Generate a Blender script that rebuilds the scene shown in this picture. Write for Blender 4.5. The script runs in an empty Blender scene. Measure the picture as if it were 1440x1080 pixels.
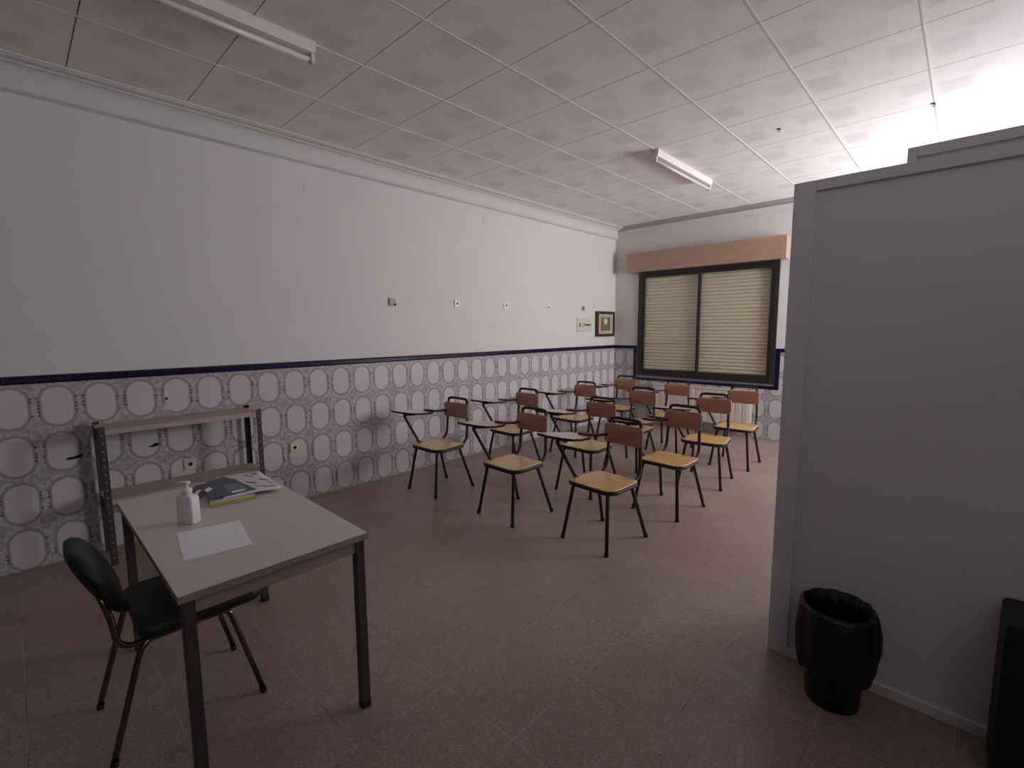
import bpy, bmesh, math, random
from mathutils import Vector, Matrix
random.seed(7)
C = bpy.context.scene
COL = C.collection
PI = math.pi

# ------------------------------------------------------------------ camera
yaw, pitch, roll = 0.7614, -0.1151, -0.0062
cyw, syw, cpt, spt = math.cos(yaw), math.sin(yaw), math.cos(pitch), math.sin(pitch)
fw = Vector((-syw*cpt, cyw*cpt, spt)); rt = Vector((cyw, syw, 0)); up = rt.cross(fw)
rt, up = (math.cos(roll)*rt + math.sin(roll)*up, -math.sin(roll)*rt + math.cos(roll)*up)
cam_d = bpy.data.cameras.new('camera'); cam = bpy.data.objects.new('camera', cam_d); COL.objects.link(cam)
m = Matrix((( rt.x, up.x, -fw.x, 4.216), (rt.y, up.y, -fw.y, 0.0), (rt.z, up.z, -fw.z, 1.5), (0, 0, 0, 1)))
cam.matrix_world = m
cam_d.sensor_width = 36; cam_d.lens = 669.19/1440*36; cam_d.clip_start = 0.02
C.camera = cam

# ------------------------------------------------------------------ world, exposure
w = bpy.data.worlds.new('world'); C.world = w; w.use_nodes = True
w.node_tree.nodes['Background'].inputs[0].default_value = (0.80, 0.74, 0.75, 1)
w.node_tree.nodes['Background'].inputs[1].default_value = 0.03
vs = C.view_settings
vs.view_transform = 'Standard'; vs.look = 'None'; vs.exposure = 0.0; vs.gamma = 1.0; vs.use_curve_mapping = False

# room numbers (metres)
YB = 6.88      # back wall
XR = 5.6       # right wall
YF = -1.6      # front edge of what is built
H = 3.09       # ceiling
WIN_POWER = 118

# daylight coming through the frosted window of the right wall
ld = bpy.data.lights.new('window_daylight', 'AREA'); ld.shape = 'RECTANGLE'; ld.size = 1.3; ld.size_y = 1.2
ld.energy = WIN_POWER; ld.color = (0.95, 0.98, 1.0)
lo = bpy.data.objects.new('window_daylight', ld); COL.objects.link(lo)
lo.location = (XR-0.25, 6.0, 2.05)      # daylight thrown up and inwards by the window
lo.rotation_euler = Vector((.93, .0, -.31)).to_track_quat('Z', 'Y').to_euler()

ld2 = bpy.data.lights.new('added_front_fill', 'AREA'); ld2.shape = 'RECTANGLE'; ld2.size = 1.2; ld2.size_y = 1.0  # added fill for near ceiling, desk and cabinet front; no known source there
ld2.energy = 15; ld2.color = (1.0, 0.95, 0.96)
lo2 = bpy.data.objects.new('added_front_fill', ld2); COL.objects.link(lo2)
lo2.location = (XR-.35, -.3, 2.35); lo2.rotation_euler = Vector((.62, -.1, -.78)).to_track_quat('Z', 'Y').to_euler()

# ------------------------------------------------------------------ material helpers
def lin(c):
    return tuple(((v/255)/12.92 if v/255 <= .04045 else ((v/255+.055)/1.055)**2.4) for v in c)+(1,)
class NT:
    def __init__(s, name):
        s.m = bpy.data.materials.new(name); s.m.use_nodes = True; s.t = s.m.node_tree
        s.b = s.t.nodes['Principled BSDF']
    def n(s, typ, **kw):
        nd = s.t.nodes.new(typ)
        for k, v in kw.items(): setattr(nd, k, v)
        return nd
    def l(s, a, b): s.t.links.new(a, b)
    def val(s, sock, v):
        if hasattr(v, 'is_linked') or isinstance(v, bpy.types.NodeSocket): s.l(v, sock)
        else: sock.default_value = v
    def math(s, op, a, b=None, c=None, clamp=False):
        nd = s.n('ShaderNodeMath', operation=op, use_clamp=clamp); s.val(nd.inputs[0], a)
        if b is not None: s.val(nd.inputs[1], b)
        if c is not None: s.val(nd.inputs[2], c)
        return nd.outputs[0]
    def mix(s, f, a, b):
        nd = s.n('ShaderNodeMix', data_type='RGBA'); s.val(nd.inputs[0], f); s.val(nd.inputs[6], a); s.val(nd.inputs[7], b)
        return nd.outputs[2]
    def xyz(s):
        g = s.n('ShaderNodeTexCoord'); p = s.n('ShaderNodeSeparateXYZ'); s.l(g.outputs['Object'], p.inputs[0])
        return g.outputs['Object'], p.outputs[0], p.outputs[1], p.outputs[2]
    def noise(s, co, scale, detail=2, rough=.5):
        nd = s.n('ShaderNodeTexNoise'); s.l(co, nd.inputs['Vector']); nd.inputs['Scale'].default_value = scale
        nd.inputs['Detail'].default_value = detail; nd.inputs['Roughness'].default_value = rough
        return nd.outputs['Fac']
    def ss(s, v, a, b, o0=0., o1=1.):
        nd = s.n('ShaderNodeMapRange', interpolation_type='SMOOTHSTEP'); s.val(nd.inputs[0], v)
        for i, q in enumerate((a, b, o0, o1)): nd.inputs[i+1].default_value = q
        return nd.outputs[0]
    def bump(s, h, dist, strength=1.):
        nd = s.n('ShaderNodeBump'); nd.inputs['Strength'].default_value = strength; nd.inputs['Distance'].default_value = dist
        s.l(h, nd.inputs['Height']); s.l(nd.outputs[0], s.b.inputs['Normal'])
    def cell(s, v, off, pitch):          # signed distance from the cell centre, metres
        q = s.math('DIVIDE', s.math('SUBTRACT', v, off), pitch)
        f = s.math('SUBTRACT', q, s.math('ROUND', q))
        return s.math('MULTIPLY', f, pitch), s.math('ROUND', q)

def plain(name, rgb, rough=.5, metal=0., nz=0.06, nscale=20, coat=0., bump=0.):
    k = NT(name); co, x, y, z = k.xyz()
    f = k.noise(co, nscale, 3)
    a = lin(rgb); d = tuple(v*(1-nz*2) for v in a[:3])+(1,)
    k.l(k.mix(f, d, tuple(min(1, v*(1+nz)) for v in a[:3])+(1,)), k.b.inputs['Base Color'])
    k.b.inputs['Roughness'].default_value = rough; k.b.inputs['Metallic'].default_value = metal
    if coat: k.b.inputs['Coat Weight'].default_value = coat; k.b.inputs['Coat Roughness'].default_value = .15
    if bump: k.bump(f, bump)
    return k.m

M = {}
M['paint'] = plain('white_wall_paint', (212, 206, 206), .75, nz=.02, nscale=3, bump=.002)
M['cornice'] = plain('plaster', (208, 202, 202), .7, nz=.02, nscale=8)
M['dark_gap'] = plain('shadow_gap_paint', (70, 62, 62), .9)
M['dark_steel'] = plain('dark_brown_steel', (44, 24, 21), .6, nz=.1)
M['grey_steel'] = plain('dark_grey_steel', (66, 58, 58), .45, nz=.1)
M['rubber'] = plain('black_rubber', (22, 20, 20), .8)
M['table_top'] = plain('grey_laminate', (206, 196, 195), .42, nz=.02, nscale=6)
M['table_edge'] = plain('brown_edge_band', (140, 124, 116), .5)
M['apron'] = plain('beige_steel', (150, 132, 124), .5)
M['black_vinyl'] = plain('black_vinyl', (20, 21, 23), .55, nz=.15, nscale=60)
M['chrome'] = plain('chrome', (128, 104, 98), .16, 1.0, nz=.02)
M['cabinet'] = plain('grey_cabinet', (214, 211, 217), .6, nz=.02, nscale=4)
M['bag'] = plain('black_plastic_bag', (7, 6, 8), .5, nz=.2, nscale=30)
M['black_box'] = plain('black_plastic', (8, 8, 9), .6)
M['white_plastic'] = plain('white_plastic', (232, 226, 228), .35, nz=.01)
M['cream_plastic'] = plain('cream_plastic', (204, 197, 180), .4, nz=.02)
M['grey_plastic'] = plain('grey_plastic', (158, 152, 152), .5)
M['hole'] = plain('black_hole', (14, 12, 12), .9)
M['paper'] = plain('white_paper', (240, 244, 246), .7, nz=.01)
M['frame_dark'] = plain('dark_aluminium', (42, 36, 34), .4, nz=.08)
M['silver'] = plain('silver_sill', (150, 150, 156), .35, .6)
M['radiator'] = plain('cream_radiator', (216, 206, 194), .4, nz=.02)
M['picture_wood'] = plain('dark_walnut', (58, 40, 32), .4, nz=.2, nscale=40)
M['mat_board'] = plain('tan_mat', (184, 166, 146), .8)
M['lamp_body'] = plain('white_enamel', (222, 212, 208), .4, nz=.02)
M['tube_glass'] = plain('unlit_tube', (216, 206, 202), .3, nz=.02)
M['shelf_board'] = plain('grey_board', (176, 158, 150), .55, nz=.06, nscale=12)
M['yellow'] = plain('yellow_pages', (178, 158, 84), .7, nz=.08, nscale=80)
M['blue_print'] = plain('blue_print', (66, 80, 104), .45, nz=.2, nscale=30)
M['blue_light'] = plain('blue_grey_print', (104, 118, 146), .45, nz=.1, nscale=30)
M['brown_print'] = plain('brown_print', (104, 78, 78), .45, nz=.3, nscale=40)
M['ink'] = plain('dark_ink', (44, 38, 44), .5)
M['green_ink'] = plain('green_ink', (84, 108, 108), .5)
M['magazine'] = plain('magazine_paper', (214, 204, 208), .4, nz=.05, nscale=15)
M['plaster_patch'] = plain('plaster_patch', (196, 186, 184), .8)
M['t_bar'] = plain('white_t_bar', (226, 218, 216), .45, nz=.02)

def wood(name, c1, c2, rough=.32):
    k = NT(name); co, x, y, z = k.xyz()
    mp = k.n('ShaderNodeMapping'); k.l(co, mp.inputs[0]); mp.inputs['Scale'].default_value = (3, 30, 30)
    f = k.noise(mp.outputs[0], 2.2, 4, .6)
    k.l(k.mix(k.ss(f, .3, .7), lin(c1), lin(c2)), k.b.inputs['Base Color'])
    k.b.inputs['Roughness'].default_value = rough; k.b.inputs['Coat Weight'].default_value = .35; k.b.inputs['Coat Roughness'].default_value = .2
    return k.m
M['seat_wood'] = wood('beech_plywood_seat', (208, 170, 112), (190, 150, 96))
M['back_wood'] = wood('beech_plywood_back', (176, 134, 108), (160, 116, 92))
M['tablet_top'] = wood('pale_laminate_tablet', (200, 176, 150), (186, 162, 138), .28)
M['pelmet'] = wood('pelmet_wood', (176, 146, 122), (164, 134, 112), .5)

def tile_wall(name, axis, off):
    k = NT(name); co, x, y, z = k.xyz(); a = y if axis == 'y' else x
    P, Q = .2138, .30
    u, iu = k.cell(a, off, P); v, iv = k.cell(z, 1.028, Q)
    au, av = k.math('ABSOLUTE', u), k.math('ABSOLUTE', v)
    # stadium distance
    r_, hl = .0705, .0455
    dv = k.math('MAXIMUM', k.math('SUBTRACT', av, hl), 0.)
    d = k.math('SUBTRACT', k.math('SQRT', k.math('ADD', k.math('MULTIPLY', au, au), k.math('MULTIPLY', dv, dv))), r_)
    fl = k.noise(co, 42, 3, .65)
    blot = k.noise(co, 26, 1, .5)
    base = k.mix(k.ss(fl, .36, .66), lin((158, 148, 152)), lin((194, 185, 189)))
    # medallion between four ovals
    pu = k.math('SUBTRACT', au, P/2); pv = k.math('SUBTRACT', av, Q/2)
    dm = k.math('ADD', k.math('ABSOLUTE', pu), k.math('ABSOLUTE', pv))
    petals = k.math('ABSOLUTE', k.math('SINE', k.math('MULTIPLY', dm, 170.)))
    base = k.mix(k.math('MULTIPLY', k.math('LESS_THAN', dm, .06), k.math('MULTIPLY', petals, .45)), base, lin((140, 131, 139)))
    # ring around the oval
    ring = k.math('MULTIPLY', k.ss(d, .003, .010), k.ss(d, .027, .015))
    wig = k.ss(fl, .3, .6, .35, .85)
    base = k.mix(k.math('MULTIPLY', ring, wig), base, lin((136, 125, 129)))
    # small dark dots down both sides
    su = k.math('SUBTRACT', au, P/2-.017); sv, _ = k.cell(z, 1.028+.011, .022)
    dd = k.math('SQRT', k.math('ADD', k.math('MULTIPLY', su, su), k.math('MULTIPLY', sv, sv)))
    dots = k.math('MULTIPLY', k.math('LESS_THAN', dd, .0075), k.math('MULTIPLY', k.math('LESS_THAN', av, .062), k.math('GREATER_THAN', blot, .50)))
    base = k.mix(k.math('MULTIPLY', dots, .8), base, lin((70, 60, 66)))
    inside = k.ss(d, .004, .0)
    base = k.mix(inside, base, lin((198, 189, 191)))
    # grout
    g = k.math('MAXIMUM', k.math('GREATER_THAN', au, P/2-.0012), k.math('GREATER_THAN', av, Q/2-.0012))
    base = k.mix(k.math('MULTIPLY', g, .5), base, lin((150, 140, 140)))
    k.l(base, k.b.inputs['Base Color'])
    k.b.inputs['Roughness'].default_value = .3; k.b.inputs['Specular IOR Level'].default_value = .4
    k.bump(k.math('SUBTRACT', 1., g), .0008)
    return k.m
M['tile_left'] = tile_wall('oval_tiles_side', 'y', 1.458)
M['tile_back'] = tile_wall('oval_tiles_back', 'x', .107)

def blue_tile(name, axis):
    k = NT(name); co, x, y, z = k.xyz(); a = y if axis == 'y' else x
    u, i = k.cell(a, .05, .2)
    j = k.math('GREATER_THAN', k.math('ABSOLUTE', u), .0985)
    f = k.noise(co, 14, 2)
    k.l(k.mix(j, k.mix(f, lin((15, 12, 36)), lin((26, 20, 60))), lin((58, 50, 70))), k.b.inputs['Base Color'])
    k.b.inputs['Roughness'].default_value = .2
    return k.m
M['blue_y'] = blue_tile('cobalt_border_side', 'y'); M['blue_x'] = blue_tile('cobalt_border_back', 'x')

def ceil_mat():
    k = NT('stamped_ceiling_tile'); co, x, y, z = k.xyz()
    P = .6205
    u, iu = k.cell(x, 2.685-P/2, P); v, iv = k.cell(y, .997-P/2, P)
    def patch(cx, cy, hx, hy, rot=0):
        a = k.math('SUBTRACT', k.math('ABSOLUTE', k.math('SUBTRACT', u, cx)), hx)
        b = k.math('SUBTRACT', k.math('ABSOLUTE', k.math('SUBTRACT', v, cy)), hy)
        return k.ss(k.math('MAXIMUM', a, b), .035, -.02)
    wob = k.noise(co, 2.2, 1)
    p = k.math('MULTIPLY', patch(-.20, .05, .075, .10), .9)
    p = k.math('MAXIMUM', p, k.math('MULTIPLY', patch(.22, -.06, .07, .10), .75))
    p = k.math('MAXIMUM', p, k.math('MULTIPLY', patch(-.10, -.16, .05, .05), .45))
    p = k.math('MAXIMUM', p, k.math('MULTIPLY', patch(.10, .17, .06, .05), .35))
    p = k.math('MULTIPLY', p, k.ss(wob, .3, .6, .5, 1.))
    fine = k.noise(co, 90, 2, .6)
    c = k.mix(p, lin((240, 233, 233)), lin((222, 216, 217)))
    c = k.mix(k.ss(fine, .35, .45, .12, 0.), c, lin((120, 110, 110)))
    k.l(c, k.b.inputs['Base Color']); k.b.inputs['Roughness'].default_value = .7
    k.bump(fine, .0015)
    return k.m
M['ceiling'] = ceil_mat()

def floor_mat():
    k = NT('terrazzo_tiles'); co, x, y, z = k.xyz()
    u, iu = k.cell(x, 1.93-.1975, .395); v, iv = k.cell(y, .735-.205, .41)
    gx = k.math('GREATER_THAN', k.math('ABSOLUTE', u), .1975-.0013)
    gy = k.math('GREATER_THAN', k.math('ABSOLUTE', v), .205-.0013)
    g = k.math('MAXIMUM', gx, gy)
    vo = k.n('ShaderNodeTexVoronoi'); k.l(co, vo.inputs['Vector']); vo.inputs['Scale'].default_value = 190
    sp = k.n('ShaderNodeSeparateColor'); k.l(vo.outputs['Color'], sp.inputs[0])
    c = k.mix(sp.outputs[0], lin((142, 120, 112)), lin((162, 139, 131)))
    c = k.mix(k.math('MULTIPLY', k.math('GREATER_THAN', sp.outputs[1], .93), .35), c, lin((206, 190, 184)))
    c = k.mix(k.math('MULTIPLY', k.math('LESS_THAN', sp.outputs[2], .12), .35), c, lin((84, 66, 62)))
    wn = k.n('ShaderNodeTexWhiteNoise', noise_dimensions='2D'); cb = k.n('ShaderNodeCombineXYZ'); k.l(iu, cb.inputs[0]); k.l(iv, cb.inputs[1]); k.l(cb.outputs[0], wn.inputs['Vector'])
    c = k.mix(k.math('MULTIPLY', wn.outputs[0], .14), c, lin((110, 88, 82)))
    big = k.noise(co, 1.3, 3)
    c = k.mix(k.ss(big, .4, .7, 0., .22), c, lin((112, 92, 84)))
    jn = k.noise(co, 3.1, 2)
    jc = k.mix(k.ss(jn, .44, .54), lin((60, 46, 42)), lin((190, 172, 166)))
    jf = k.math('MULTIPLY', g, k.ss(k.noise(co, 5.3, 1), .38, .55, .15, .75))
    c = k.mix(jf, c, jc)
    k.l(c, k.b.inputs['Base Color'])
    k.b.inputs['Roughness'].default_value = .36; k.b.inputs['Specular IOR Level'].default_value = .45
    rn = k.noise(co, 4, 3); k.l(k.ss(rn, .3, .7, .30, .46), k.b.inputs['Roughness'])
    return k.m
M['floor'] = floor_mat()

def glass_mat():
    k = NT('window_glass'); t = k.t
    tr = k.n('ShaderNodeBsdfTransparent'); tr.inputs[0].default_value = (1, 1, 1, 1)
    gl = k.n('ShaderNodeBsdfGlossy'); gl.inputs['Roughness'].default_value = .03
    mx = k.n('ShaderNodeMixShader'); mx.inputs[0].default_value = .04; k.l(tr.outputs[0], mx.inputs[1]); k.l(gl.outputs[0], mx.inputs[2])
    k.l(mx.outputs[0], t.nodes['Material Output'].inputs['Surface'])
    return k.m
M['glass'] = glass_mat()
M['shutter'] = plain('cream_shutter_slats', (206, 196, 168), .4, nz=.03, nscale=5)
k = NT('daylit_frosted_pane'); k.b.inputs['Base Color'].default_value = (.8, .8, .8, 1)
k.b.inputs['Emission Color'].default_value = (1, .98, .97, 1); k.b.inputs['Emission Strength'].default_value = 2.0; M['daylit'] = k.m
k = NT('added_fill_pane'); k.b.inputs['Base Color'].default_value = (.8, .8, .8, 1)  # weakly glowing pane, added to go with the front fill light
k.b.inputs['Emission Color'].default_value = (1, .95, .96, 1); k.b.inputs['Emission Strength'].default_value = .4; M['fill_glow'] = k.m
def picture_mat():
    k = NT('sepia_print'); co, x, y, z = k.xyz()
    a = k.math('SUBTRACT', y, 6.56); b = k.math('SUBTRACT', z, 1.61)
    d = k.math('SQRT', k.math('ADD', k.math('MULTIPLY', a, a), k.math('MULTIPLY', b, b)))
    f = k.noise(co, 22, 3, .6)
    blob = k.ss(k.math('ADD', d, k.math('MULTIPLY', f, .05)), .085, .06)
    c = k.mix(f, lin((92, 76, 60)), lin((134, 114, 92)))
    k.l(k.mix(blob, c, lin((206, 196, 170))), k.b.inputs['Base Color']); k.b.inputs['Roughness'].default_value = .35
    return k.m
M['sepia'] = picture_mat()

# ------------------------------------------------------------------ mesh helpers
def box(bm, a, b, mi=0):
    (x0, y0, z0), (x1, y1, z1) = a, b
    v = [bm.verts.new(p) for p in ((x0,y0,z0),(x1,y0,z0),(x1,y1,z0),(x0,y1,z0),(x0,y0,z1),(x1,y0,z1),(x1,y1,z1),(x0,y1,z1))]
    for f in ((0,3,2,1),(4,5,6,7),(0,1,5,4),(1,2,6,5),(2,3,7,6),(3,0,4,7)):
        q = bm.faces.new([v[i] for i in f]); q.material_index = mi
    return v
def prism(bm, poly, z0, z1, mi=0, top_mi=None):
    lo_ = [bm.verts.new((x, y, z0)) for x, y in poly]; hi = [bm.verts.new((x, y, z1)) for x, y in poly]
    n = len(poly)
    a = bm.faces.new(lo_[::-1]); b = bm.faces.new(hi); a.material_index = mi; b.material_index = mi if top_mi is None else top_mi
    for i in range(n):
        f = bm.faces.new((lo_[i], lo_[(i+1) % n], hi[(i+1) % n], hi[i])); f.material_index = mi
    return lo_+hi
def rrect(hx, hy, r, n=6, cx=0, cy=0):
    o = []
    for sx, sy, a0 in ((1,1,0),(-1,1,90),(-1,-1,180),(1,-1,270)):
        for i in range(n+1):
            a = math.radians(a0+90*i/n); o.append((cx+sx*(hx-r)+r*math.cos(a), cy+sy*(hy-r)+r*math.sin(a)))
    return o
def fillet(pts, rad, n=5):
    pts = [Vector(p) for p in pts]; o = [pts[0]]
    for i in range(1, len(pts)-1):
        a, b, c = pts[i-1], pts[i], pts[i+1]
        d = min(rad, (a-b).length*.48, (c-b).length*.48)
        p, q = b+(a-b).normalized()*d, b+(c-b).normalized()*d
        for j in range(n+1):
            t = j/n; o.append(p*(1-t)**2+b*2*t*(1-t)+q*t*t)
    o.append(pts[-1]); return o
def tube(bm, pts, r, seg=10, rad=.03, closed=False, r2=None, mi=0):
    P = fillet(pts, rad) if not closed else [Vector(p) for p in pts]
    n = len(P); rings = []; prev = None
    for i, p in enumerate(P):
        if closed: t = (P[(i+1) % n]-P[i-1]).normalized()
        else: t = ((P[min(i+1, n-1)]-p).normalized()+(p-P[max(i-1, 0)]).normalized()).normalized()
        if prev is None:
            ref = Vector((0,0,1)) if abs(t.z) < .9 else Vector((1,0,0)); a = t.cross(ref).normalized()
        else: a = (prev-t*prev.dot(t)).normalized()
        prev = a; b = t.cross(a)
        rr = r if r2 is None else r+(r2-r)*i/(n-1)
        rings.append([bm.verts.new(p+a*rr*math.cos(2*PI*j/seg)+b*rr*math.sin(2*PI*j/seg)) for j in range(seg)])
    m_ = n if closed else n-1
    for i in range(m_):
        A, B = rings[i], rings[(i+1) % n]
        for j in range(seg):
            f = bm.faces.new((A[j], A[(j+1) % seg], B[(j+1) % seg], B[j])); f.smooth = True; f.material_index = mi
    if not closed:
        f = bm.faces.new(rings[0][::-1]); f.material_index = mi
        f = bm.faces.new(rings[-1]); f.material_index = mi
def loft(bm, rings, cap=True, smooth=True):
    R_ = [[bm.verts.new(p) for p in r] for r in rings]; n = len(R_[0])
    for i in range(len(R_)-1):
        for j in range(n):
            f = bm.faces.new((R_[i][j], R_[i][(j+1) % n], R_[i+1][(j+1) % n], R_[i+1][j])); f.smooth = smooth
    if cap: bm.faces.new(R_[0][::-1]); bm.faces.new(R_[-1])
def link(name, bm, mats, parent=None, bevel=0., seg=2):
    bmesh.ops.recalc_face_normals(bm, faces=bm.faces)
    me = bpy.data.meshes.new(name); bm.to_mesh(me); bm.free()
    for mm in (mats if isinstance(mats, (list, tuple)) else [mats]): me.materials.append(M[mm])
    o = bpy.data.objects.new(name, me); COL.objects.link(o)
    if parent: o.parent = parent
    if bevel:
        b = o.modifiers.new('bevel', 'BEVEL'); b.width = bevel; b.segments = seg; b.limit_method = 'ANGLE'; b.angle_limit = .6
    return o
def struct(o): o['kind'] = 'structure'; return o
def tag(o, label, cat, group=None):
    o['label'] = label; o['category'] = cat
    if group: o['group'] = group
    return o
def empty(name, loc, rz, label, cat, group=None):
    o = bpy.data.objects.new(name, None); COL.objects.link(o); o.location = loc; o.rotation_euler = (0, 0, rz)
    o.empty_display_size = .1
    return tag(o, label, cat, group)
def bx(name, a, b, mat, parent=None, bevel=0.):
    bm = bmesh.new(); box(bm, a, b); return link(name, bm, mat, parent, bevel)
def copy_tree(o, parent=None):
    c = o.copy(); COL.objects.link(c); c.parent = parent
    for ch in list(o.children): copy_tree(ch, c)
    return c

# ------------------------------------------------------------------ the room
struct(bx('floor', (-.15, YF, -.1), (XR+.15, YB+.2, 0), 'floor'))
wl = struct(bx('wall_left', (-.15, YF, 0), (0, YB+.2, H+.1), 'paint'))
bx('tile_wainscot', (0, YF, 0), (.008, YB, 1.178), 'tile_left', wl)
# back wall with the window opening
WX0, WX1, WZ0, WZ1 = .43, 2.42, .74, 2.36
bm = bmesh.new()
box(bm, (0, YB, 0), (WX0, YB+.2, H+.1)); box(bm, (WX1, YB, 0), (XR, YB+.2, H+.1))
box(bm, (WX0, YB, 0), (WX1, YB+.2, WZ0)); box(bm, (WX0, YB, WZ1), (WX1, YB+.2, H+.1))
wb = struct(link('wall_back', bm, 'paint'))
bm = bmesh.new()
box(bm, (.008, YB-.008, 0), (.365, YB, 1.178)); box(bm, (.365, YB-.008, 0), (2.48, YB, .685)); box(bm, (2.48, YB-.008, 0), (XR, YB, 1.178))
link('tile_wainscot', bm, 'tile_back', wb)
# right wall with the daylit window (hidden behind the cabinets)
RY0, RY1, RZ0, RZ1 = 4.95, 6.55, 1.15, 2.85
FY0, FY1 = -.95, .35
bm = bmesh.new()
for y0, y1 in ((YF, FY0), (FY1, RY0), (RY1, YB+.2)): box(bm, (XR, y0, 0), (XR+.15, y1, H+.1))
for y0, y1 in ((FY0, FY1), (RY0, RY1)):
    box(bm, (XR, y0, 0), (XR+.15, y1, RZ0)); box(bm, (XR, y0, RZ1), (XR+.15, y1, H+.1))
wr = struct(link('wall_right', bm, 'paint'))
for nm, y0, y1 in (('window_2', RY0, RY1), ('added_fill_window', FY0, FY1)):  # the second one, out of frame, is added to house the fill light
    bm = bmesh.new(); ym = (y0+y1)/2
    for a, b in (((XR+.02, y0, RZ0), (XR+.07, y1, RZ0+.05)), ((XR+.02, y0, RZ1-.05), (XR+.07, y1, RZ1)), ((XR+.02, y0, RZ0), (XR+.07, y0+.05, RZ1)),
                 ((XR+.02, y1-.05, RZ0), (XR+.07, y1, RZ1)), ((XR+.02, ym-.025, RZ0), (XR+.07, ym+.025, RZ1))): box(bm, a, b)
    w2 = struct(link(nm, bm, 'frame_dark'))
    bx('pane', (XR+.04, y0+.05, RZ0+.05), (XR+.05, y1-.05, RZ1-.05), 'daylit' if nm == 'window_2' else 'fill_glow', w2)

# ceiling: stamped tiles with open joints one way and light T-bars the other
P = .6205
bm = bmesh.new()
xs = [2.685-P*i for i in range(4, -7, -1)]; ys = [.997+P*j for j in range(-5, 11)]
gx = 0.005
X0c, X1c = .14, XR
ex = [X0c]+[x for x in xs if X0c+.1 < x < X1c-.03]+[X1c]
ey = [YF]+[y for y in ys if YF+.03 < y < YB-.12]+[YB-.09]
for i in range(len(ex)-1):
    for j in range(len(ey)-1):
        box(bm, (ex[i], ey[j]+.003, H), (ex[i+1], ey[j+1]-.003, H+.015))
ce = struct(link('ceiling', bm, 'ceiling'))
bx('ceiling_backing', (-.1, YF, H+.016), (XR+.1, YB+.1, H+.03), 'dark_gap', ce)
bm = bmesh.new()
for x in ex[1:-1]: box(bm, (x-.005, YF, H-.003), (x+.005, YB-.09, H+.002))
link('t_bar', bm, 't_bar', ce)

# cornices
def cornice_profile():
    pts = [(0, 2.908), (.030, 2.926), (.034, 2.94)]
    for i in range(9):
        a = i/8*PI/2; pts.append((.036+.056*(1-math.cos(a)), 2.945+.108*math.sin(a)))
    pts += [(.096, 3.054), (.096, 3.062), (.135, 3.070), (.135, H+.015), (0, H+.015)]
    return pts
pr = cornice_profile()
bm = bmesh.new()
loft(bm, [[(p[0], YF, p[1]) for p in pr], [(p[0], YB, p[1]) for p in pr]], smooth=False)
# bright metal edge trim where the ceiling tiles start
box(bm, (.136, YF, H-.012), (.148, YB-.09, H+.015))
struct(link('trim_1', bm, 'cornice'))
bm = bmesh.new()
pb = [(0, 2.955), (.010, 2.955), (.014, 2.97)]+[(.016+.040*(1-math.cos(i/6*PI/2)), 2.975+.045*math.sin(i/6*PI/2)) for i in range(7)]+[(.06, 3.03), (.03, 3.032), (.03, H+.015), (0, H+.015)]
loft(bm, [[(0.02, YB-p[0], p[1]) for p in pb], [(XR, YB-p[0], p[1]) for p in pb]], smooth=False)
struct(link('trim_2', bm, 'cornice'))

# cobalt border on top of the tiles
def moulding(bm, y0, y1):
    prf = [(0, 1.178), (.012, 1.178), (.018, 1.188), (.018, 1.214), (.011, 1.226), (0, 1.23)]
    loft(bm, [[(p[0], y0, p[1]) for p in prf], [(p[0], y1, p[1]) for p in prf]], smooth=False)
bm = bmesh.new(); moulding(bm, YF, YB); struct(link('trim_3', bm, 'blue_y'))
bm = bmesh.new()
for a, b in (((.018, YB-.016, 1.178), (.41, YB, 1.226)), ((.365, YB-.016, .685), (.41, YB, 1.178)), ((.41, YB-.016, .685), (2.48, YB, .722)),
             ((2.425, YB-.016, .722), (2.48, YB, 1.226)), ((2.48, YB-.016, 1.178), (XR, YB, 1.226))): box(bm, a, b)
struct(link('trim_4', bm, 'blue_x', None, .003))

# ------------------------------------------------------------------ back window with lowered roller shutter
wn = struct(bx('window_1', (WX0, YB-.02, WZ0-.005), (WX1, YB+.10, WZ0+.015), 'silver'))
bm = bmesh.new()
for a, b in (((WX0, YB-.022, WZ0+.015), (WX0+.06, YB+.032, WZ1)), ((WX1-.06, YB-.022, WZ0+.015), (WX1, YB+.032, WZ1)),
             ((WX0+.06, YB-.022, WZ0+.015), (WX1-.06, YB+.032, WZ0+.07)), ((WX0+.06, YB-.022, WZ1-.05), (WX1-.06, YB+.032, WZ1))): box(bm, a, b)
link('window_frame', bm, 'frame_dark', wn, .004)
def sash(x0, x1, y):
    bm = bmesh.new(); t = .04
    z0, z1 = WZ0+.07, WZ1-.05
    for a, b in (((x0, y, z0), (x0+t, y+.022, z1)), ((x1-t, y, z0), (x1, y+.022, z1)), ((x0+t, y, z0), (x1-t, y+.022, z0+.05)), ((x0+t, y, z1-t), (x1-t, y+.022, z1))): box(bm, a, b)
    s = link('sash', bm, 'frame_dark', wn, .003)
    bx('pane', (x0+t, y+.010, z0+.05), (x1-t, y+.014, z1-t), 'glass', s)
sash(WX0+.06, 1.405, YB+.006); sash(1.365, WX1-.06, YB-.016)
bm = bmesh.new(); pitch_ = .05; z = WZ0+.02
while z < WZ1:
    prf = [(0, 0), (-.006, .006), (-.009, .02), (-.009, .028), (-.006, .042), (0, .046), (.01, .046), (.01, 0)]
    loft(bm, [[(WX0, YB+.048+p[0], z+p[1]) for p in prf], [(WX1, YB+.048+p[0], z+p[1]) for p in prf]], smooth=False)
    z += pitch_
box(bm, (WX0, YB+.058, WZ0), (WX1, YB+.066, WZ1))
link('roller_shutter', bm, 'shutter', wn)
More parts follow.
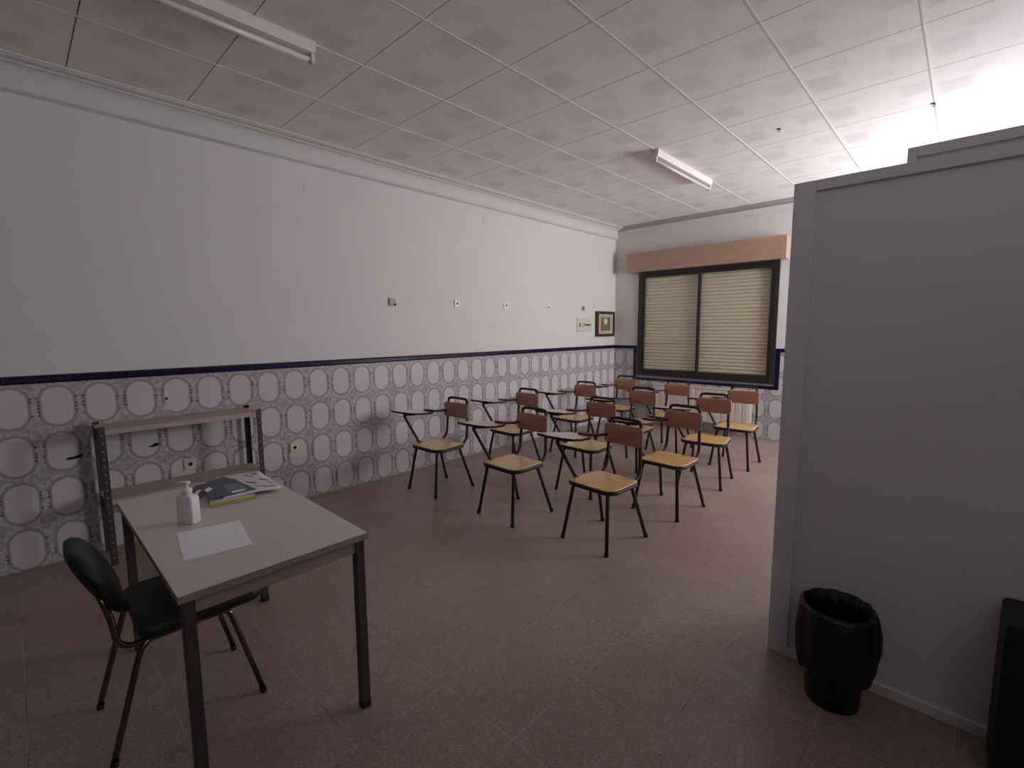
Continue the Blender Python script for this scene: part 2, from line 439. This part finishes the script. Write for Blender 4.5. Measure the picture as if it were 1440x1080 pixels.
pel = tag(bx('shutter_pelmet', (.27, YB-.13, 2.36), (2.51, YB-.001, 2.645), 'pelmet', None, .004),
          'long light brown wooden pelmet box above the shuttered window', 'pelmet')

# ------------------------------------------------------------------ radiator under the window
rad = empty('radiator', (1.47, YB-.022, 0), 0, 'cream ribbed panel radiator under the shuttered window behind the chairs', 'radiator')
bm = bmesh.new(); box(bm, (-.71, -.10, .16), (.71, -.075, .64)); 
for i in range(15):
    x = -.65+i*.0928; box(bm, (x-.036, -.1035, .185), (x+.036, -.098, .62))
link('front_panel', bm, 'radiator', rad, .003)
bx('back_panel', (-.71, -.045, .16), (.71, -.02, .64), 'radiator', rad)
bm = bmesh.new(); box(bm, (-.715, -.106, .64), (.715, -.018, .655)); link('top_grille', bm, 'radiator', rad)
for x in (-.5, .5):
    bm = bmesh.new(); box(bm, (x-.02, -.075, .14), (x+.02, 0, .16)); box(bm, (x-.01, -.02, .155), (x+.01, 0, .6)); link('bracket', bm, 'radiator', rad)
bm = bmesh.new(); tube(bm, [(.71, -.06, .2), (.77, -.06, .2), (.77, -.06, .006)], .009); tube(bm, [(.75, -.06, .2), (.75, -.11, .2)], .018)
link('valve_pipe', bm, 'grey_plastic', rad)

# ------------------------------------------------------------------ ceiling lamps (unlit battens)
def batten(name, x, y0, y1, label):
    L = y1-y0
    t = empty(name, (x, y0, H), 0, label, 'ceiling light', 'unlit fluorescent battens')
    bm = bmesh.new(); prf = [(-.03, 0), (.03, 0), (.036, -.012), (.03, -.062), (-.03, -.062), (-.036, -.012)]
    loft(bm, [[(p[0], 0, p[1]) for p in prf], [(p[0], L, p[1]) for p in prf]], smooth=False); link('lamp_body', bm, 'lamp_body', t)
    bm = bmesh.new(); tube(bm, [(0, .02, -.092), (0, L-.02, -.092)], .014, 12); link('fluorescent_tube', bm, 'tube_glass', t)
    for y in (0, L-.02):
        bm = bmesh.new(); box(bm, (-.02, y, -.110), (.02, y+.02, -.060)); link('lamp_holder', bm, 'lamp_body', t, .004)
    return t
batten('fluorescent_batten', 2.0645, 4.13, 5.38, 'white fluorescent batten on ceiling in front of the shuttered window')
batten('fluorescent_batten', 1.444, .10, 1.31, 'white fluorescent batten on dark ceiling above the desk')

# hooks
for x, y, lab in ((2.991, 4.419, 'small dark ceiling hook right of the far fluorescent batten'), (3.917, 4.714, 'small dark ceiling hook above the grey cabinets')):
    bm = bmesh.new()
    tube(bm, [(x, y, H), (x, y, H-.006)], .014, 12)
    pts = [(x+.008*math.sin(a), y, H-.014-.008*math.cos(a)+.0) for a in [math.radians(q) for q in range(180, -61, -20)]]
    tube(bm, [(x, y, H-.004)]+[(px, py, pz) for px, py, pz in pts], .003, 6, .001)
    tag(link('ceiling_hook', bm, 'grey_steel'), lab, 'hook')

# ------------------------------------------------------------------ things on the left wall
def socket(name, y, z, s, mat, label, cat, group, x=0., dark=(.0, .0), plate_t=.010):
    t = empty(name, (x, y, z), 0, label, cat, group)
    bx('plate', (0, -s, -s), (plate_t, s, s), mat, t, .003)
    bm = bmesh.new(); tube(bm, [(plate_t-.002, dark[0], dark[1]), (plate_t+.0015, dark[0], dark[1])], s*.36, 14); link('hole', bm, 'hole', t)
    return t
G = 'small fittings in a row high on the left wall'
socket('wall_socket', 2.679, 1.778, .036, 'grey_plastic', 'small grey wall fitting, leftmost of the five high on the white wall', 'wall fitting', G, dark=(.026, -.026), plate_t=.018)
socket('wall_socket', 3.521, 1.789, .036, 'white_plastic', 'small shiny wall fitting, second from left high on the white wall', 'wall fitting', G, plate_t=.014)
socket('wall_socket', 4.316, 1.789, .036, 'white_plastic', 'small white wall fitting, middle of the five on the white wall', 'wall fitting', G, dark=(.008, .004))
socket('wall_socket', 5.158, 1.793, .036, 'white_plastic', 'small white wall fitting, fourth from left on the white wall', 'wall fitting', G)
socket('wall_socket', 5.984, 1.798, .036, 'grey_plastic', 'small grey wall fitting directly above the cream switch plate', 'wall fitting', G)
G = 'cream sockets on the tiled wall'
socket('power_outlet', 1.641, .479, .040, 'cream_plastic', 'square cream power outlet on oval tiles right of the metal shelf', 'outlet', G, .008)
socket('power_outlet', .862, .496, .040, 'cream_plastic', 'square cream power outlet on the tiles behind the metal shelf', 'outlet', G, .008)

sw = empty('switch_plate', (0, 6.0, 1.555), 0, 'cream rectangular switch plate beside the small framed picture', 'switch plate')
bx('plate', (0, -.185, -.104), (.012, .185, .104), 'cream_plastic', sw, .003)
bx('switch_slot', (.012, -.12, -.03), (.016, -.10, .03), 'hole', sw)
bm = bmesh.new(); tube(bm, [(.016, .005, 0), (.016, .16, 0)], .009, 8); link('lever', bm, 'hole', sw)
bm = bmesh.new(); pts = [(.016, -.02+.025*math.cos(a), .025*math.sin(a)) for a in [2*PI*i/16 for i in range(16)]]; tube(bm, pts, .004, 6, closed=True); link('ring', bm, 'grey_plastic', sw)

pic = empty('picture_frame', (0.001, 6.56, 1.57), 0, 'small dark-framed sepia picture near the room corner', 'picture')
bm = bmesh.new(); hy, hz, b_ = .255, .197, .042
for a, b in (((0, -hy, -hz), (.045, -hy+b_, hz)), ((0, hy-b_, -hz), (.045, hy, hz)), ((0, -hy+b_, -hz), (.045, hy-b_, -hz+b_)), ((0, -hy+b_, hz-b_), (.045, hy-b_, hz))): box(bm, a, b)
link('frame', bm, 'picture_wood', pic, .004)
bx('mat_board', (.002, -hy+b_, -hz+b_), (.028, hy-b_, hz-b_), 'mat_board', pic)
pp = bx('print', (0.030, 6.56-.135, 1.57-.105), (.0305, 6.56+.135, 1.57+.105), 'sepia', pic)
pp.location = (-.001, -6.56, -1.57)

# marks on the wall, part of the wall itself
for y, z0, z1 in ((1.85, 2.66, 2.76), (3.945, 2.73, 2.81), (4.961, 2.77, 2.85)):
    bx('wall_crack', (0, y-.002, z0), (.0015, y+.002, z1), 'grey_plastic', wl)
bx('wall_crack', (0, 4.961, 2.768), (.0015, 5.05, 2.771), 'grey_plastic', wl)
def gash(pts, mat, name='broken_tile_gap'):
    bm = bmesh.new(); v = [bm.verts.new((.0085, y, z)) for y, z in pts]; w_ = [bm.verts.new((.0105, y, z)) for y, z in pts]
    bm.faces.new(w_); bm.faces.new(v[::-1])
    for i in range(len(pts)): bm.faces.new((v[i], v[(i+1) % len(pts)], w_[(i+1) % len(pts)], w_[i]))
    link(name, bm, mat, wl)
gash([(.180, .668), (.215, .664), (.262, .672), (.273, .69), (.25, .694), (.225, .682), (.195, .682)], 'hole')
gash([(.640, .668), (.672, .672), (.688, .69), (.66, .697), (.645, .684), (.61, .676)], 'hole')
gash([(.742, 1.00), (.757, 1.0), (.76, 1.015), (.747, 1.02)], 'hole')
gash([(.735, .93), (.765, .925), (.79, .95), (.785, .985), (.755, .985), (.73, .96)], 'plaster_patch', 'plaster_patch')

# ------------------------------------------------------------------ angle-iron shelf behind the desk
sh = empty('metal_shelf_unit', (.20, .80, 0), 0, 'low perforated metal shelf unit standing against the oval tiles behind the desk', 'shelf')
hy, hx = .475, .145
for sx in (-1, 1):
    for sy in (-1, 1):
        bm = bmesh.new(); x, y = sx*hx, sy*hy
        box(bm, (min(x, x-sx*.035), min(y, y-sy*.002), .0), (max(x, x-sx*.035), max(y, y-sy*.002), .905))
        box(bm, (min(x, x-sx*.002), min(y, y-sy*.035), .0), (max(x, x-sx*.002), max(y, y-sy*.035), .905))
        for i in range(17):
            z = .05+i*.05
            tube(bm, [(x-sx*.017, y, z), (x-sx*.017, y+sy*.0006, z)], .0045, 8, mi=1)
            tube(bm, [(x, y-sy*.017, z), (x+sx*.0006, y-sy*.017, z)], .0045, 8, mi=1)
        link('upright', bm, ['grey_steel', 'shelf_board'], sh)
for z in (.885, .43):
    bm = bmesh.new(); box(bm, (-hx+.003, -hy+.003, z-.004), (hx-.003, hy-.003, z))
    box(bm, (hx-.005, -hy+.003, z-.032), (hx-.003, hy-.003, z-.004)); box(bm, (-hx+.003, -hy+.003, z-.032), (-hx+.005, hy-.003, z-.004))
    link('shelf', bm, 'shelf_board', sh)

# ------------------------------------------------------------------ desk
dk = empty('desk', (2.025, .578, 0), 0, 'rectangular grey-topped desk with dark square metal legs', 'desk')
TX, TY, TZ = .575, .307, .725
bm = bmesh.new(); box(bm, (-TX, -TY, TZ-.025), (TX, TY, TZ)); 
for f in bm.faces:
    if abs(f.normal.z) < .5: f.material_index = 1
o = link('tabletop', bm, ['table_top', 'table_edge'], dk, .0015)
for i, f in enumerate(o.data.polygons):
    f.material_index = 0 if abs(f.normal.z) > .5 else 1
for sx in (-1, 1):
    for sy in (-1, 1):
        x, y = sx*(TX-.028), sy*(TY-.028)
        o = bx('leg', (x-.0175, y-.0175, .02), (x+.0175, y+.0175, TZ-.025), 'grey_steel', dk, .003)
        bx('foot_cap', (x-.0185, y-.0185, 0), (x+.0185, y+.0185, .03), 'rubber', o, .003)
bm = bmesh.new(); a = TX-.048; b = TY-.028
for sy in (-1, 1): box(bm, (-a, sy*b-.01, TZ-.075), (a, sy*b+.01, TZ-.026))
for sx in (-1, 1): box(bm, (sx*(TX-.028)-.01, -b+.018, TZ-.075), (sx*(TX-.028)+.01, b-.018, TZ-.026))
link('apron', bm, 'apron', dk, .002)

# paper
def sheet(name, pts, z0, z1, mats, label, cat, group=None, parent=None):
    bm = bmesh.new(); prism(bm, pts, z0, z1); o = link(name, bm, mats)
    if label: tag(o, label, cat, group)
    return o
sheet('paper_sheet', [(2.063, .377), (2.348, .340), (2.380, .546), (2.107, .586)], TZ+.0002, TZ+.0012, 'paper', 'blank white paper sheet lying on the grey desk', 'paper')

# sanitiser bottle with pump
bt = empty('pump_bottle', (1.978, .440, TZ), .62, 'white pump dispenser bottle standing on the grey desk', 'bottle')
bm = bmesh.new()
def ring(hx, hy, r, z): return [(x, y, z) for x, y in rrect(hx, hy, min(r, hx*.98, hy*.98), 5)]
loft(bm, [ring(.034, .021, .008, .001), ring(.036, .023, .008, .004), ring(.035, .0225, .008, .104), ring(.033, .021, .009, .111), ring(.022, .017, .012, .117), ring(.015, .015, .0145, .120), ring(.0145, .0145, .0142, .128)])
link('bottle_body', bm, 'white_plastic', bt)
bm = bmesh.new(); loft(bm, [ring(.017, .017, .0165, .124), ring(.017, .017, .0165, .140), ring(.012, .012, .0118, .146)]); link('collar', bm, 'white_plastic', bt)
bm = bmesh.new(); tube(bm, [(0, 0, .14), (0, 0, .168)], .0045, 10)
loft(bm, [ring(.013, .010, .009, .163), ring(.014, .011, .010, .168), ring(.012, .009, .008, .173)])
tube(bm, [(0, 0, .168), (-.030, -.004, .168), (-.044, -.006, .162)], .005, 8, .01)
link('pump_head', bm, 'white_plastic', bt)

# magazines
def rot_rect(cx, cy, hx, hy, a): return [(cx+x*math.cos(a)-y*math.sin(a), cy+x*math.sin(a)+y*math.cos(a)) for x, y in ((-hx,-hy),(hx,-hy),(hx,hy),(-hx,hy))]
G = 'printed matter piled on the desk'
bk = empty('thick_catalogue', (0, 0, 0), 0, 'thick catalogue with yellow page edges at the bottom of the pile on the desk', 'book', G)
bm = bmesh.new(); prism(bm, [(1.857, .542), (1.880, .722), (1.600, .790), (1.560, .600)], TZ+.001, TZ+.015); link('page_block', bm, 'yellow', bk, .002)
bm = bmesh.new(); prism(bm, [(1.852, .546), (1.876, .722), (1.600, .792), (1.556, .602)], TZ+.0152, TZ+.0165); link('cover', bm, 'magazine', bk)
mg = empty('open_magazine', (0, 0, 0), 0, 'white magazine with dark lettering at the right side of the pile on the desk', 'magazine', G)
bm = bmesh.new()
pz = lambda x, y: TZ+.018+ .006*math.sin((y-.6)*9)*0.5 - max(0, (y-.76))*.10
nx, ny = 12, 12
A_, B_, C_, D_ = Vector((1.835, .60)), Vector((1.862, .845)), Vector((1.472, .876)), Vector((1.470, .66))
V_ = {}
for lay in (0, 1):
    for i in range(nx+1):
        for j in range(ny+1):
            s_, t_ = i/nx, j/ny; p = (A_*(1-s_)+D_*s_)*(1-t_)+(B_*(1-s_)+C_*s_)*t_
            V_[lay, i, j] = bm.verts.new((p.x, p.y, pz(p.x, p.y)+lay*.004))
for i in range(nx):
    for j in range(ny):
        for lay in (0, 1):
            f = bm.faces.new([V_[lay, i, j], V_[lay, i+1, j], V_[lay, i+1, j+1], V_[lay, i, j+1]]); f.smooth = True
edge = [(i, 0) for i in range(nx)]+[(nx, j) for j in range(ny)]+[(i, ny) for i in range(nx, 0, -1)]+[(0, j) for j in range(ny, 0, -1)]
for q in range(len(edge)):
    a, b = edge[q], edge[(q+1) % len(edge)]
    bm.faces.new((V_[0, a[0], a[1]], V_[0, b[0], b[1]], V_[1, b[0], b[1]], V_[1, a[0], a[1]]))
link('magazine_pages', bm, 'magazine', mg)
def mark(cx, cy, hx, hy, a, mat):
    bm = bmesh.new()
    v = [bm.verts.new((x, y, pz(x, y)+.0045+k_*.0004)) for k_ in (0, 1) for x, y in rot_rect(cx, cy, hx, hy, a)]
    for f in ((4,5,6,7),(0,1,5,4),(1,2,6,5),(2,3,7,6),(3,0,4,7)): bm.faces.new([v[i] for i in f])
    link('printed_mark', bm, mat, mg)
for cx, cy in ((1.560, .715), (1.555, .795), (1.690, .765), (1.665, .835)):
    mark(cx, cy, .030, .006, .55, 'ink')
for q in ((1.80, .815, .008, .030, -.1), (1.735, .842, .020, .006, .3), (1.775, .775, .005, .02, -.1), (1.52, .835, .016, .012, .2)): mark(*q, 'green_ink')
bm = bmesh.new(); prism(bm, [(1.815, .555), (1.822, .745), (1.610, .725), (1.490, .700), (1.520, .610), (1.680, .565)], TZ+.0245, TZ+.0265)
bl = tag(link('blue_leaflet', bm, 'blue_print', None), 'dark blue leaflet lying on top of the magazine pile', 'leaflet', G)
bm = bmesh.new(); prism(bm, [(1.79, .640), (1.795, .725), (1.650, .715), (1.640, .650)], TZ+.0266, TZ+.0270); link('picture_panel', bm, 'blue_light', bl)
bm = bmesh.new(); prism(bm, [(1.80, .652), (1.803, .705), (1.778, .705), (1.775, .652)], TZ+.0272, TZ+.0276); link('white_caption', bm, 'paper', bl); bm = bmesh.new(); prism(bm, [(1.66, .568), (1.70, .575), (1.665, .605), (1.62, .60)], TZ+.0267, TZ+.0272); link('white_caption', bm, 'paper', bl)
bm = bmesh.new(); prism(bm, [(1.690, .500), (1.700, .540), (1.545, .640), (1.500, .690), (1.468, .680), (1.462, .575)], TZ+.0005, TZ+.0035)
br = tag(link('folded_leaflet', bm, 'brown_print', None), 'flat brown and white leaflet between the pump bottle and the magazine pile', 'leaflet', G)
bm = bmesh.new()
for q in ([(1.64, .52), (1.655, .535), (1.56, .585), (1.545, .57)], [(1.60, .535), (1.685, .515), (1.685, .524), (1.605, .546)]): prism(bm, q, TZ+.0036, TZ+.0040)
link('white_stripe', bm, 'paper', br)

# ------------------------------------------------------------------ desk chair
tc = empty('desk_chair', (2.0, .38, 0), 0, 'black padded desk chair with chrome tube frame pushed under the desk', 'chair')
bm = bmesh.new()
def cushion(hx, hy, r, z0, z1, e=.014, n=5):
    rs = []
    for i in range(n+1):
        a = -PI/2+PI*i/n; k_ = math.cos(a); rs.append([(x, y, (z0+z1)/2+(z1-z0)/2*math.sin(a)) for x, y in rrect(hx-e*(1-k_), hy-e*(1-k_), r, 6)])
    return rs
loft(bm, cushion(.215, .205, .05, .415, .465)); o = link('seat', bm, 'black_vinyl', tc); o.location = (.0, .045, 0)
bm = bmesh.new()
# backrest pad: wide rounded pad, reclined, wrapped gently around the back
N, K = 20, 10
rs = []
for i in range(N+1):
    s_ = -1+2*i/N
    endk = math.sqrt(max(0, 1-abs(s_)**4)) if abs(s_) < 1 else 0
    hh = .126*max(.30, endk); th = .038*max(.3, endk)
    cx = s_*.205; cyy = -.226 - .018*(1-s_*s_)
    rg = []
    for j in range(16):
        a = 2*PI*j/16; ca, sa = math.cos(a), math.sin(a)
        zz = hh*(abs(sa)**.7)*(1 if sa >= 0 else -1); yy = th*(abs(ca)**.8)*(1 if ca >= 0 else -1)
        rg.append((cx, cyy+yy-zz*.46, .630+zz))
    rs.append(rg)
loft(bm, rs); link('backrest', bm, 'black_vinyl', tc)
for sx in (-1, 1):
    bm = bmesh.new(); tube(bm, [(sx*.15, -.05, .405), (sx*.175, -.15, .405), (sx*.185, -.235, .10), (sx*.185, -.258, .02)], .0105, 12, .05); o = link('leg', bm, 'chrome', tc)
    bm = bmesh.new(); tube(bm, [(sx*.185, -.256, .02), (sx*.185, -.26, 0)], .0125, 10); link('rubber_foot', bm, 'rubber', o)
    bm = bmesh.new(); tube(bm, [(sx*.15, .06, .405), (sx*.175, .125, .405), (sx*.192, .222, .02)], .0105, 12, .04); o = link('leg', bm, 'chrome', tc)
    bm = bmesh.new(); tube(bm, [(sx*.192, .221, .022), (sx*.192, .225, 0)], .0125, 10); link('rubber_foot', bm, 'rubber', o)
bm = bmesh.new()
for sx in (-1, 1): tube(bm, [(sx*.165, .10, .40), (sx*.165, -.215, .40), (sx*.165, -.225, .52), (sx*.155, -.250, .62)], .0105, 12, .06)
tube(bm, [(-.165, .0, .40), (.165, .0, .40)], .009, 10)
link('frame', bm, 'chrome', tc)

# ------------------------------------------------------------------ tablet-arm chairs
def make_chair():
    t = empty('tablet_chair', (0, 0, 0), 0, 'x', 'chair', 'wooden tablet-arm chairs standing in rows')
    # seat: rounded trapezoid of plywood, slightly dished
    def seat_out(k_=1., n=7):
        o = []
        for cx, cy, a0, r in ((.150, .095, 0, .045), (-.150, .095, 90, .045), (-.120, -.120, 180, .088), (.120, -.120, 270, .088)):
            for i in range(n+1):
                a = math.radians(a0+90*i/n); o.append((cx*k_+r*k_*math.cos(a), (cy+r*math.sin(a))*k_))
        return o
    bm = bmesh.new()
    def dish(x, y, kk): return .424 + .006*kk*kk + .006*(max(0, y/.17))**2 - (.012 if y < -.17 else 0)*0
    top = [[(x, y, dish(x, y, kk)) for x, y in seat_out(kk)] for kk in (.02, .3, .6, .85, 1.)]
    bot = [[(x, y, dish(x, y, kk)-.011) for x, y in seat_out(kk)] for kk in (1., .02)]
    loft(bm, top+bot)
    so = link('seat', bm, ['seat_wood', 'dark_steel'], t)
    for f in so.data.polygons:
        if f.center.z < .4275 and abs(f.normal.z) < .5: f.material_index = 1
    # frame under the seat
    bm = bmesh.new(); tube(bm, [(x, y, .411) for x, y in seat_out(.96)], .0135, 8, closed=True); link('seat_frame', bm, 'dark_steel', t)
    # legs
    for sx in (-1, 1):
        for y0, y1 in ((-.165, -.228), (.10, .228)):
            bm = bmesh.new(); tube(bm, [(sx*.12, y0*.6, .405), (sx*.150, y0, .400), (sx*.197, y1, .0)], .0128, 10, .035)
            o = link('leg', bm, 'dark_steel', t)
            bm = bmesh.new(); tube(bm, [(sx*.1945, y1*.988, .024), (sx*.197, y1, 0)], .0155, 10); link('foot_cap', bm, 'rubber', o)
    # uprights: one bent tube looping over the top of the backrest
    bm = bmesh.new()
    tube(bm, [(.145, .0, .403), (.152, .12, .403), (.148, .205, .46), (.132, .228, .828), (.09, .232, .836), (-.09, .232, .836), (-.132, .228, .828), (-.148, .205, .46), (-.152, .12, .403), (-.145, .0, .403)], .0128, 10, .05)
    link('back_frame', bm, 'dark_steel', t)
    # backrest panel, curved
    bm = bmesh.new(); N = 14; rs = []
    zc, hz, hw = .724, .072, .168
    out = rrect(hw, hz, .03, 6)
    def ypos(x, z): return .210 - .10*(x/hw)**2*.12 + (z-zc)*.06
    rings = []
    for kk, dy in ((.02, -.006), (.5, -.006), (.97, -.006), (1., -.003), (1., .003), (.97, .006), (.5, .006), (.02, .006)):
        rings.append([(x*kk, ypos(x*kk, zc+z*kk)+dy, zc+z*kk) for x, z in out])
    loft(bm, rings); link('backrest', bm, 'back_wood', t)
    # tablet
    bm = bmesh.new()
    poly = [(-.475, -.215), (-.36, -.225), (-.225, -.195), (-.165, -.16), (-.145, -.08), (-.165, .03), (-.215, .10), (-.29, .10), (-.37, .06), (-.425, -.03), (-.465, -.14)]
    z0, z1 = .694, .713
    tz = lambda y: -.075*(y+.06)
    lo_ = [bm.verts.new((x, y, z0+tz(y))) for x, y in poly]; hi = [bm.verts.new((x, y, z1+tz(y))) for x, y in poly]; n = len(poly)
    bm.faces.new(lo_[::-1]).material_index = 1; bm.faces.new(hi).material_index = 0
    for i in range(n): bm.faces.new((lo_[i], lo_[(i+1) % n], hi[(i+1) % n], hi[i])).material_index = 1
    o = link('tablet', bm, ['tablet_top', 'dark_steel'], t)
    # arm bracket to the upright and support tube
    bm = bmesh.new()
    prism(bm, [(-.30, .045), (-.29, .085), (-.20, .125), (-.145, .235), (-.128, .222), (-.15, .10), (-.20, .035)], .7135, .727)
    for v in bm.verts: v.co.z += tz(v.co.y) if v.co.y < .13 else tz(.13)
    link('tablet_arm', bm, 'dark_steel', t, .002)
    bm = bmesh.new(); tube(bm, [(-.15, -.03, .402), (-.185, -.10, .42), (-.298, -.195, .694), (-.31, -.12, .688)], .0128, 10, .03)
    bx_ = box(bm, (-.35, -.17, .681), (-.24, -.04, .6935))
    for v in bx_: v.co.z += tz(v.co.y)
    link('tablet_support', bm, 'dark_steel', t)
    return t
chairs = [
 ('A1', .685, 2.719, .025), ('A2', .730, 3.689, -.026), ('A3', .807, 4.685, -.046), ('A4', .818, 5.667, .02),
 ('B1', 1.626, 2.749, -.038), ('B2', 1.722, 3.644, -.022), ('B3', 1.636, 4.606, -.02), ('B4', 1.617, 5.558, .023),
 ('C1', 2.424, 2.837, -.095), ('C2', 2.504, 3.694, -.056), ('C3', 2.448, 4.609, .12), ('C4', 2.451, 5.430, .042)]
colname = {'A': 'in the column beside the oval-tiled wall', 'B': 'in the middle column', 'C': 'in the column nearest the grey cabinet'}
rowname = {'1': 'front row nearest the desk', '2': 'second row from the desk', '3': 'third row from the desk', '4': 'last row by the window'}
proto = make_chair()
for i, (c, x, y, a) in enumerate(chairs):
    o = proto if i == 0 else copy_tree(proto)
    o.location = (x, y, 0); o.rotation_euler = (0, 0, a)
    o['label'] = 'wooden tablet chair %s, %s' % (colname[c[0]], rowname[c[1]])

# ------------------------------------------------------------------ grey cabinets turned back to the desk area
def cabinet(name, x0, x1, y0, y1, h, stile, top, bot, label):
    t = empty(name, ((x0+x1)/2, (y0+y1)/2, 0), 0, label, 'cabinet')
    hx, hy = (x1-x0)/2, (y1-y0)/2
    bx('carcass', (-hx, -hy+.018, 0), (hx, hy, h), 'cabinet', t)
    bm = bmesh.new(); a, b = -hy, -hy+.018
    box(bm, (-hx, a, 0), (-hx+stile, b, h)); box(bm, (hx-stile, a, 0), (hx, b, h))
    box(bm, (-hx+stile, a, 0), (hx-stile, b, bot)); box(bm, (-hx+stile, a, h-top), (hx-stile, b, h))
    link('back_frame', bm, 'cabinet', t, .003)
    return t
c1 = cabinet('storage_cabinet', 3.643, 5.10, 2.326, 2.78, 2.097, .082, .043, .045, 'large flat grey cabinet back filling the right side of the photo')
cabinet('storage_cabinet', 3.960, 5.30, 2.860, 3.30, 2.297, .035, .045, .045, 'taller grey cabinet showing just above the big grey cabinet under the bright ceiling')

# ------------------------------------------------------------------ waste bin with black bag
bn = empty('waste_bin', (3.925, 2.176, 0), 0, 'waste bin lined with a black plastic bag standing against the grey cabinet', 'bin')
def circ(r, z, n=48, f=None): return [((r+(f(2*PI*j/n) if f else 0))*math.cos(2*PI*j/n), (r+(f(2*PI*j/n) if f else 0))*math.sin(2*PI*j/n), z) for j in range(n)]
bm = bmesh.new(); loft(bm, [circ(.085, 0), circ(.092, .004), circ(.116, .39), circ(.111, .39), circ(.09, .01)]); link('bin_body', bm, 'black_box', bn)
bm = bmesh.new()
w1 = lambda a: .0035*math.sin(11*a)+.003*math.sin(17*a+1); w2_ = lambda a: .007*math.sin(9*a+.5)+.005*math.sin(19*a); w3 = lambda a: .010*math.sin(7*a+2)+.005*math.sin(23*a)
rg = [circ(.095, .20), circ(.106, .35), circ(.113, .400, f=w1), circ(.121, .406, f=w1), circ(.130, .385, f=w1), circ(.137, .32, f=w2_), circ(.138, .25, f=w2_), circ(.128, .18, f=w3)]
r8 = [(x, y, z+.014*math.sin(5*math.atan2(y, x))) for x, y, z in circ(.114, .13, f=w3)]
rg.append(r8)
loft(bm, rg, cap=False); o = link('bin_bag', bm, 'bag', bn)
sm = o.modifiers.new('solid', 'SOLIDIFY'); sm.thickness = .001

# black box at the right edge
bm = bmesh.new()
prf = rrect(.22, .282, .018, 5)
loft(bm, [[(x, -.11, z) for x, z in prf], [(x, .11, z) for x, z in prf]], smooth=False)
o = link('black_case', bm, 'black_box', None, .004); o.location = (4.594, 2.205, .282)
tag(o, 'black upright box with rounded corners against the grey cabinet, cut by the right edge', 'box')
